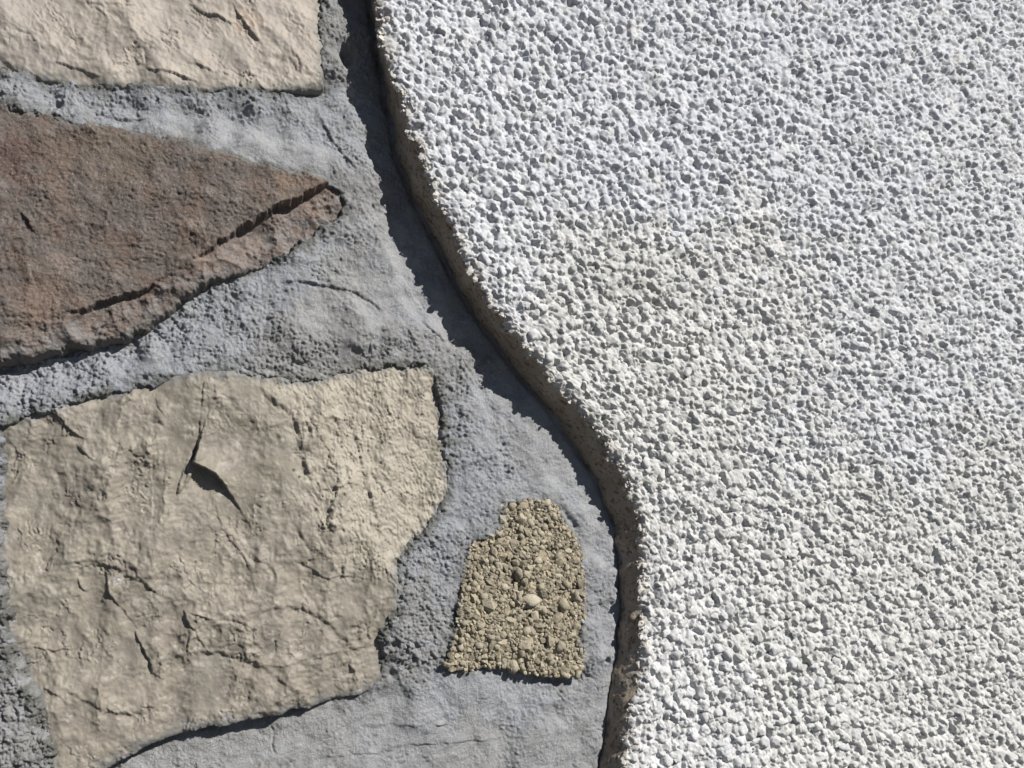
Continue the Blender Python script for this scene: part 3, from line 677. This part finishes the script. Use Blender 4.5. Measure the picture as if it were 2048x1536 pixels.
blue_ctrl = [(300, 220, .9), (150, 200, .8), (500, 220, .8), (650, 260, .8), (400, 280, .6), (550, 320, .6), (700, 300, .7), (690, 60, .2), (720, 380, .3), (560, 540, .9), (620, 480, .6), (300, 680, 1.0), (150, 730, 1.1), (50, 780, 1.1), (450, 620, .8), (700, 560, .2), (780, 560, .5), (820, 620, .7), (650, 640, .1), (600, 700, .1), (800, 700, .3), (880, 740, .3), (940, 820, .7), (960, 900, .8), (960, 960, .9), (1080, 900, .5), (1080, 980, .8), (900, 1100, .8), (920, 1180, .7), (850, 1230, .3), (850, 1300, .3), (1190, 1120, .7), (1190, 1250, .7), (900, 1380, .9), (1020, 1400, .8), (1150, 1400, .5), (780, 1430, .5), (600, 1500, 0), (400, 1520, 0), (950, 1490, .2), (1080, 1520, .4), (20, 1250, .4), (20, 1400, .1), (60, 1500, .1), (850, 560, .6), (1000, 800, .6)]
bl = np.clip(field(x, z, blue_ctrl, sig=10, h=2, wob=6.0, seed=23)+0.35*fbm(x, z, 8, 4, 525), 0, 1)
c = mixc(c, (0.395, 0.415, 0.465), bl*0.75)
c = mixc(c, (0.325, 0.320, 0.302), (1-bl)*0.6)
c = mixc(c, (0.44, 0.452, 0.47), sstep(0.1, 0.6, fbm(x, z, 11, 4, 521))*0.5)
c = mixc(c, (0.18, 0.18, 0.175), sstep(0.1, 0.6, fbm(x, z, 7, 5, 522, 0.6))*0.45*np.clip(rg, 0, 1))
c = mixc(c, (0.45, 0.455, 0.46), (1-sstep(0.1, 0.35, rg))*0.4)
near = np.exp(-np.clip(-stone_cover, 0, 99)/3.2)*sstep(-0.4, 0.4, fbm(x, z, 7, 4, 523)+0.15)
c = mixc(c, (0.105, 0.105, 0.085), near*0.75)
c = mixc(c, (0.44, 0.45, 0.46), sstep(0.5, 0.75, fbm(x, z, 1.3, 2, 524))*0.3)
for px, py in [(913, 1280), (905, 1295), (915, 1287), (1160, 1240)]:
    qx, qz = wall(px, py, 3)
    c = mixc(c, (0.75, 0.76, 0.78), (np.hypot(x-qx, z-qz) < 1.0)*0.7)
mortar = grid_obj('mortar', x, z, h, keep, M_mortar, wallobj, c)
mortar['label'] = 'rough blue-grey sand mortar between the stones'
mortar_h = h

# ------------------------------------------------------------------ chips of the crumbling stone
def rock_mesh(name, seed, mat, subdiv=1, squash=0.7, tint=(0.3, 0.25, 0.16)):
    import bmesh
    r = random.Random(seed)
    bm = bmesh.new()
    bmesh.ops.create_icosphere(bm, subdivisions=subdiv, radius=1.0)
    planes = []
    for k in range(7):
        v = Vector((r.gauss(0, 1), r.gauss(0, 1), r.gauss(0, 1))).normalized()
        planes.append((v, r.uniform(0.45, 0.85)))
    sx, sy, sz = r.uniform(0.9, 1.2), r.uniform(0.75, 1.0)*squash, r.uniform(0.75, 1.05)
    for v in bm.verts:
        p = v.co.copy()
        for n_, dd in planes:
            e = p.dot(n_)-dd
            if e > 0: p -= n_*e*0.92
        from mathutils import noise as mn
        p *= 1+0.34*mn.noise(v.co*1.9+Vector((seed*3.1, 0, 0)))+0.20*mn.noise(v.co*4.3+Vector((0, seed*1.7, 0)))
        p *= r.uniform(0.94, 1.07)
        v.co = Vector((p.x*sx, p.y*sy, p.z*sz))*1.45
    me = bpy.data.meshes.new(name); bm.to_mesh(me); bm.free()
    a = me.color_attributes.new('tint', 'FLOAT_COLOR', 'POINT')
    a.data.foreach_set('color', np.tile(np.array([*[q*ALB for q in tint], 1], F), (len(me.vertices), 1)).ravel())
    me.polygons.foreach_set('use_smooth', np.full(len(me.polygons), seed % 3 == 0, bool))
    me.materials.append(mat)
    return me
CT = [(0.430, 0.381, 0.281), (0.358, 0.317, 0.237), (0.484, 0.427, 0.319), (0.394, 0.354, 0.276), (0.448, 0.390, 0.281), (0.296, 0.263, 0.199), (0.475, 0.427, 0.328), (0.412, 0.354, 0.262), (0.349, 0.312, 0.237), (0.511, 0.454, 0.343)]
rocks = [rock_mesh('chip', 900+i, M_chip, 2 if i < 5 else 1, squash=0.85, tint=CT[i]) for i in range(10)]
pale = rock_mesh('chip', 993, M_chip, 1, 0.45, (0.56, 0.51, 0.40))
pale2 = rock_mesh('chip', 994, M_chip, 1, 0.5, (0.50, 0.445, 0.335))
Pc = smooth_line(pts_wall(CRUMB_STONE, 5), 1, closed=True)
chips = []
R = random.Random(5)
for px, py, s, me in [(1064, 1199, 3.9, pale), (978, 1213, 4.2, pale2), (1053, 1147, 2.2, pale2), (1012, 1175, 2.0, pale), (1072, 1230, 3.0, pale2), (1125, 1208, 3.4, rocks[0]), (1110, 1216, 2.4, rocks[1]), (1051, 1292, 2.8, rocks[2]), (1120, 1290, 2.6, rocks[3]), (1085, 1185, 2.4, rocks[5]), (1050, 1165, 2.0, rocks[1]), (1042, 1037, 2.4, rocks[2]), (1005, 1040, 2.6, pale2), (1135, 1335, 3.0, rocks[4]), (1030, 1330, 3.0, rocks[6])]:
    a, b = wall(px, py, 6); chips.append((a, b, s, me, crumb_h(px, py)+(0.7 if s > 3.5 else 0.1)))
tries = 0
placed = [(a, b, s) for a, b, s, _, _ in chips]
for smin, smax_, want in ((1.9, 2.7, 70), (1.25, 1.9, 330), (0.7, 1.2, 1000)):
    n = 0; tr = 0
    while n < want and tr < want*25:
        tr += 1
        px, py = R.uniform(890, 1170), R.uniform(998, 1354)
        a, b = wall(px, py, 5.5)
        s = R.uniform(smin, smax_)
        if float(poly_sdf(np.array([a], F), np.array([b], F), Pc)[0]) < s*0.6-0.9-R.random()**6*1.6: continue
        if (px-1020)**2+(py-1162)**2 < 14**2: continue
        if any((a-q[0])**2+(b-q[1])**2 < ((s+q[2])*0.62)**2 for q in placed): continue
        placed.append((a, b, s)); n += 1
        chips.append((a, b, s, R.choice(rocks), crumb_h(px, py)-0.12*s-0.5*R.random()))
chips.sort(key=lambda t: -t[2])
def chip_matrix(t):
    a, b, s, me, hh = t
    rot = Matrix.Rotation(R.uniform(0, 6.28), 4, 'Y') @ Matrix.Rotation(R.uniform(-0.5, 0.5), 4, 'X') @ Matrix.Rotation(R.uniform(-0.5, 0.5), 4, 'Z')
    return Matrix.Translation(Vector((a, -hh, b))*MM) @ rot @ Matrix.Scale(s*MM, 4)
for t in chips[:290]:
    o = bpy.data.objects.new('chip', t[3]); o.matrix_world = chip_matrix(t); o.parent = crumb; col.objects.link(o)
def joined(name, items, mat, parent):
    vs, ts, cs, off = [], [], [], 0
    for me, M in items:
        nvv = len(me.vertices)
        co = np.empty(nvv*3, F); me.vertices.foreach_get('co', co)
        M_ = np.array(M); vs.append(co.reshape(-1, 3) @ M_[:3, :3].T+M_[:3, 3])
        nl = len(me.loops); li = np.empty(nl, np.int32); me.loops.foreach_get('vertex_index', li)
        ts.append(li.reshape(-1, 3)+off); off += nvv
        cc = np.empty(nvv*4, F); me.color_attributes['tint'].data.foreach_get('color', cc)
        cs.append(cc.reshape(-1, 4)[:, :3]*R.uniform(0.85, 1.15))
    o = make_obj(name, np.concatenate(vs), None, mat, parent, np.concatenate(cs)/ALB, tris=np.concatenate(ts), smooth=False)
    return o
o = joined('chip_rubble', [(t[3], chip_matrix(t)) for t in chips[290:]], M_chip, crumb)
o['kind'] = 'stuff'

# ------------------------------------------------------------------ white pebbledash panel
panel = empty('pebbledash_panel', 'raised panel coated in white painted pebbledash with a curved brown-stained side edge', 'wall')
STEP2 = 2.0
V2 = axis(-1100, 2700, -14, 1552, STEP2)
ncol = int((2060-770)/STEP2)
etop = sm_interp(V2, et[:, 0], et[:, 1], 14)
cols_dense = np.linspace(0, 1, ncol)
U2 = etop[:, None]+(2062-etop[:, None])*cols_dense[None, :]
ext = axis(2062, 3500, 2062, 2064, STEP2)[1:]
U2 = np.concatenate([U2, np.repeat(ext[None, ext > 2063], len(V2), 0)], 1)
VV2 = np.repeat(V2[:, None], U2.shape[1], 1)
hp = np.interp(VV2, ph[:, 0], ph[:, 1])
x, z = wall(U2, VV2, hp)
x = x.astype(F); z = z.astype(F)
# distance from the edge, in mm along the row
dist = np.abs(x-x[:, :1])*0.8
x[:, :] += ((fbm(z+0*x, x*0+z*0.3, 6, 4, 607, 0.6)*2.4+fbm(z+0*x, x*0+z*0.3, 22, 2, 608)*2.2+fbm(z+0*x, x*0+z*0.3, 11, 2, 609)*1.6)*np.exp(-dist/6)).astype(F)
xw = x+fbm(x, z, 3.4, 4, 601, 0.6)*1.15; zw = z+fbm(x, z, 3.4, 4, 602, 0.6)*1.15
CELL, CSEED = 4.9, 610
# pebbles that stand as parts of their own
def centres(cell, seed, u0, u1, v0, v1):
    xs, zs = wall(np.array([u0, u1, u0, u1]), np.array([v0, v0, v1, v1]), 19)
    a, b = np.meshgrid(np.arange(int(xs.min()/cell)-1, int(xs.max()/cell)+2), np.arange(int(zs.min()/cell)-1, int(zs.max()/cell)+2))
    a = a.ravel(); b = b.ravel()
    cx = (a+0.5+(rnd(a, b, seed)-0.5)*0.85)*cell; cz = (b+0.5+(rnd(a, b, seed+1)-0.5)*0.85)*cell
    return a, b, cx, cz
PR = dict(rmin=0.34, rmax=0.68, power=2.7, hcorr=0.88)
a, b, cx, cz = centres(CELL, CSEED, 700, 2060, -10, 1550)
rr = PR['rmin']+(PR['rmax']-PR['rmin'])*rnd(a, b, CSEED+2)**1.3
def to_px(cx, cz, h):
    p = np.stack([cx, np.full(cx.shape, DIST-h), cz])
    w = fw @ p
    return 1024+FPX*(rt @ p)/w, 768-FPX*(up @ p)/w, w
hh = np.full(cx.shape, 19.0)
pu, pv, w = to_px(cx, cz, hh)
okp = (rnd(a, b, CSEED+3) < 0.84) & (pv > 5) & (pv < 1530) & (pu < 2040) & (pu > np.interp(pv, et[:, 0], et[:, 1])+26)
score = np.where(okp, rr/w*(0.6+0.7*rnd(a, b, CSEED+6)), -1)
sel = np.argsort(-score)[:290]
skip = a[sel]*100003+b[sel]

def coat_height(x, z, xw, zw, skip, dist):
    dens = sstep(-0.5, 0.15, fbm(x*0.8+z*0.6, (-x*0.6+z*0.8)*2, 24, 4, 620, 0.6))
    big = lumps(xw, zw, CELL, CSEED, fill=0.84, skip=skip, **PR)
    mid = lumps(xw+3.3, zw+1.7, 3.3, 640, fill=0.85, rmin=0.32, rmax=0.64, hcorr=0.9, power=2.5)
    sml = lumps(xw, zw, 1.5, 660, fill=0.5, rmin=0.25, rmax=0.55, hcorr=0.7)
    ground = fbm(xw, zw, 7, 3, 663)*0.6-0.35+0.2*np.clip(sml, -0.2, 2)
    p = np.maximum(big, mid-0.25)
    p = p*(0.72+0.56*dens)+fbm(xw, zw, 1.7, 3, 667, 0.6)*0.22+scallop(xw, zw, 2.3, 671, 1.6)*0.45
    hh = smax(p.astype(F), ground.astype(F), F(0.3))
    hh = hh+fbm(x, z, 40, 3, 665)*0.9+fbm(x, z, 14, 3, 668)*0.6+fbm(x, z, 1.1, 2, 666)*0.16
    return hh
ch = coat_height(x, z, xw, zw, skip, dist)
rim = np.exp(-dist/1.6)
zone = np.exp(-(dist/6.5)**2)*sstep(-0.35, 0.3, fbm(x, z, 18, 3, 690))
ragged = scallop(xw, zw, 4.2, 691, 1.2, 0.8)*-2.6+lumps(xw, zw, 1.25, 693, fill=0.8, rmin=0.3, rmax=0.65, hcorr=1.1)*0.9
h = hp-1.6+ch*(1-zone*0.7)+ragged*zone*0.8-2.2*rim-0.4*np.exp(-dist/6)+fbm(x, z, 6, 3, 670)*1.6*np.exp(-dist/5)
pit = sstep(0.5, 0.68, fbm(x, z, 6.5, 3, 672))
h = (h-pit*1.5).astype(F)
rc = random.Random(33)
for k in range(34):
    px, py = rc.uniform(900, 2000), rc.uniform(20, 1500)
    if px < np.interp(py, et[:, 0], et[:, 1])+40: continue
    an = rc.uniform(0, 6.28); pts = [(px, py)]
    for q in range(rc.randint(3, 7)):
        an += rc.uniform(-0.7, 0.7); px += 13*math.cos(an); py += 13*math.sin(an); pts.append((px, py))
    stroke(x, z, h, pts, 'groove', rc.uniform(0.8, 1.5), 0.42, 1, h=18)
c = np.zeros((3,)+x.shape, F)+np.array((0.69, 0.69, 0.68), F).reshape(3, 1, 1)
cool = field(x, z, [(900, 100, .85), (1200, 100, .9), (1600, 100, 1), (2000, 100, .8), (950, 350, .9), (1300, 350, 1), (1700, 400, .9), (2000, 450, .7), (1000, 540, .7), (1150, 620, .1), (1300, 560, .0), (1500, 600, .2), (1750, 560, .6), (2000, 700, .6), (1150, 800, 0), (1400, 800, 0), (1600, 850, .5), (1800, 820, .6), (1400, 1000, .1), (1700, 1050, 0), (2000, 1000, .1), (1350, 1200, .3), (1600, 1300, 0), (2000, 1300, 0), (1350, 1450, .4), (1800, 1500, 0)], sig=26, h=19, wob=10, seed=31)
c = mixc(c, (0.655, 0.675, 0.73), np.clip(cool+0.3*fbm(x, z, 14, 4, 680), 0, 1)*0.85)
c = mixc(c, (0.62, 0.625, 0.59), np.clip(1-cool*1.4, 0, 1)*0.35)
c = mixc(c, (0.80, 0.80, 0.80), sstep(0.0, 0.6, fbm(x, z, 12, 4, 681))*0.4)
gx0, gz0 = wall(1260, 570, 18)
c = mixc(c, (0.47, 0.47, 0.44), np.exp(-((x-gx0)/34)**2-((z-gz0)/17)**2)*sstep(-0.5, 0.3, fbm(x, z, 9, 4, 684, 0.6))*0.6)
c = mixc(c, (0.50, 0.49, 0.46), sstep(0.15, 0.7, fbm(x, z, 22, 4, 682))*0.3)
c = mixc(c, (0.40, 0.39, 0.36), pit*0.4)
c = mixc(c, (0.38, 0.35, 0.30), zone*sstep(0.2, 0.5, fbm(x, z, 3, 3, 694))*0.6)
c = mixc(c, (0.62, 0.55, 0.46), (np.exp(-dist/3.4)*sstep(-0.3, 0.4, fbm(x, z, 4, 4, 683)))*0.75)
coat = grid_obj('pebbledash_coat', x, z, h, np.ones(x.shape, bool), M_white, panel, c)
coat['label'] = 'white painted coat of small pebbles'
coat_x0 = x[:, 0].copy(); coat_z0 = z[:, 0].copy(); coat_h0 = h[:, 0].copy()

# the pebbles themselves
NA, NR = 16, 5
ang = np.arange(NA)*2*math.pi/NA
rads = np.array([0.25, 0.5, 0.74, 0.95, 1.12])
for k in range(len(sel)):
    i = sel[k]
    r = rr[i]*CELL
    lx = np.concatenate([[0], np.outer(rads, np.cos(ang)).ravel()])*r*1.1
    lz = np.concatenate([[0], np.outer(rads, np.sin(ang)).ravel()])*r*1.1
    gx = (cx[i]+lx).astype(F); gz = (cz[i]+lz).astype(F)
    wx_ = gx+fbm(gx, gz, 3.4, 4, 601, 0.6)*1.15; wz_ = gz+fbm(gx, gz, 3.4, 4, 602, 0.6)*1.15
    n_ = np.full(gx.shape, a[i]); m_ = np.full(gx.shape, b[i])
    q = lump_profile(wx_/CELL-cx[i]/CELL, wz_/CELL-cz[i]/CELL, n_, m_, CSEED, **PR)*CELL
    q = np.maximum(q, -1.8)
    hpk = np.interp(pv[i], ph[:, 0], ph[:, 1])
    hgt = hpk-1.6+q+fbm(gx, gz, 40, 3, 665)*0.9+fbm(gx, gz, 14, 3, 668)*0.6+fbm(wx_, wz_, 1.7, 3, 667, 0.6)*0.22+scallop(wx_, wz_, 2.3, 671, 1.6)*0.45+fbm(gx, gz, 1.1, 2, 666)*0.16
    v = np.stack([lx, -(hgt-hpk), lz], 1)*MM
    tris = [[0, 1+(j+1) % NA, 1+j] for j in range(NA)]
    quads = [[1+ri*NA+j, 1+ri*NA+(j+1) % NA, 1+(ri+1)*NA+(j+1) % NA, 1+(ri+1)*NA+j] for ri in range(NR-1) for j in range(NA)]
    cl = float(field(np.array([cx[i]], F), np.array([cz[i]], F), [(900, 100, .85), (1300, 350, 1), (1150, 620, .1), (1400, 900, 0), (1350, 1450, .4), (1750, 500, .6), (1000, 540, .7)], sig=30, h=19)[0])
    jv = random.uniform(0.93, 1.06)
    cc = (np.array((0.67, 0.67, 0.65))*(1-cl)+np.array((0.675, 0.69, 0.735))*cl)*jv
    o = make_obj('pebble', v, quads, M_white, panel, np.tile(cc, (len(v), 1)), tris=tris)
    o.location = Vector((cx[i], -hpk, cz[i]))*MM

# side of the panel
NS = 26
t = np.linspace(0, 1, NS)
Vs = V2
bx, bz = wall(sm_interp(Vs, eb[:, 0], eb[:, 1], 14), Vs, np.full(Vs.shape, 0.0))
# where the foot of the side meets the mortar in view
mh = np.array([np.interp(v, [-560, 0, 400, 900, 1050, 1150, 1300, 1400, 1536, 2100], [-3, -3, -2.4, -1, 0.8, 1.6, 2.4, 2.8, 3.2, 3.2]) for v in Vs])
bx, bz = wall(sm_interp(Vs, eb[:, 0], eb[:, 1], 14), Vs, mh)
kern = np.ones(9)/9
tx, tz = np.convolve(np.pad(coat_x0, 4, 'edge'), kern, 'valid')+0.9, coat_z0
th = np.convolve(np.pad(coat_h0, 4, 'edge'), kern, 'valid')+0.8
T, _ = np.meshgrid(t, Vs)
curve = T**1.0
sx = bx[:, None]+(tx-bx)[:, None]*curve
sz = bz[:, None]+(tz-bz)[:, None]*curve
sh = (mh-0)[:, None]+(th-mh)[:, None]*curve
# foot carries on down into the joint
foot = np.array([-7.0, -3.0])
fx = np.stack([bx+0.5, bx+0.1], 1); fz = np.stack([bz, bz], 1); fh = mh[:, None]+foot[None, :]
sx = np.concatenate([fx, sx], 1).astype(F); sz = np.concatenate([fz, sz], 1).astype(F); sh = np.concatenate([fh, sh], 1).astype(F)
TT = np.concatenate([np.zeros((len(Vs), 2)), T], 1)
bx_n = fbm(sz, sz*0, 16, 2, 704, 0.6)*1.6*(1-TT)
sx = (sx+bx_n).astype(F)
bulge = np.sin(np.pi*np.clip(TT, 0, 1))
nz_ = fbm(sz, sh, 5, 3, 701)*0.35+fbm(sz, sh, 18, 3, 702)*0.8*bulge
pt = sstep(0.45, 0.6, fbm(sz/2.0, sh, 1.5, 3, 703))
sx = (sx-0.8*bulge-nz_*(0.3+bulge)+pt*0.5).astype(F)
sh = (sh+0.3*nz_).astype(F)
c = np.zeros((3,)+sx.shape, F)+np.array((0.44, 0.37, 0.29), F).reshape(3, 1, 1)
c = mixc(c, (0.58, 0.52, 0.44), sstep(-0.2, 0.5, fbm(sz, sh, 14, 4, 711))*0.6)
c = mixc(c, (0.22, 0.13, 0.08), sstep(0.3, 0.55, fbm(sz/1.8, sh, 2.6, 4, 712))*0.7)
c = mixc(c, (0.08, 0.06, 0.05), pt*0.7)
c = mixc(c, (0.62, 0.58, 0.52), sstep(0.9, 0.98, TT+0.05*fbm(sz, sh, 4, 3, 713))*0.5)
side = grid_obj('side_edge', sx, sz, sh, np.ones(sx.shape, bool), M_side, panel, c)
side['label'] = 'narrow tan concrete side with rust-brown specks'

# ragged drips of paint and grit along the rim
lump_me = [rock_mesh('rim_lump', 1200+i, M_white, 1, 0.9, (0.66, 0.63, 0.58)) for i in range(6)]
items = []
RR = random.Random(11)
for k in range(1300):
    j = RR.randrange(len(V2))
    if not (-30 < V2[j] < 1560): continue
    s = RR.uniform(0.3, 0.85) if RR.random() < 0.75 else RR.uniform(0.8, 1.6)
    off = RR.uniform(-0.5, 2.6); dh = RR.uniform(-2.0, 1.2)
    if V2[j] > 1000 and RR.random() < 0.5: continue
    if fbm(np.array([V2[j]*0.05], F), np.array([3.0], F), 2, 2, 44)[0] < -0.25: continue
    M_ = Matrix.Translation(Vector((coat_x0[j]+off, -(coat_h0[j]+dh+off*0.5), coat_z0[j]+RR.uniform(-1, 1)))*MM) @ Matrix.Rotation(RR.uniform(0, 6), 4, 'Y') @ Matrix.Scale(s*MM, 4)
    items.append((RR.choice(lump_me), M_))
R = RR
o = joined('rim_grit', items, M_white, panel)
o['kind'] = 'stuff'
for me in list(lump_me)+rocks:
    if me.users == 0: bpy.data.meshes.remove(me)
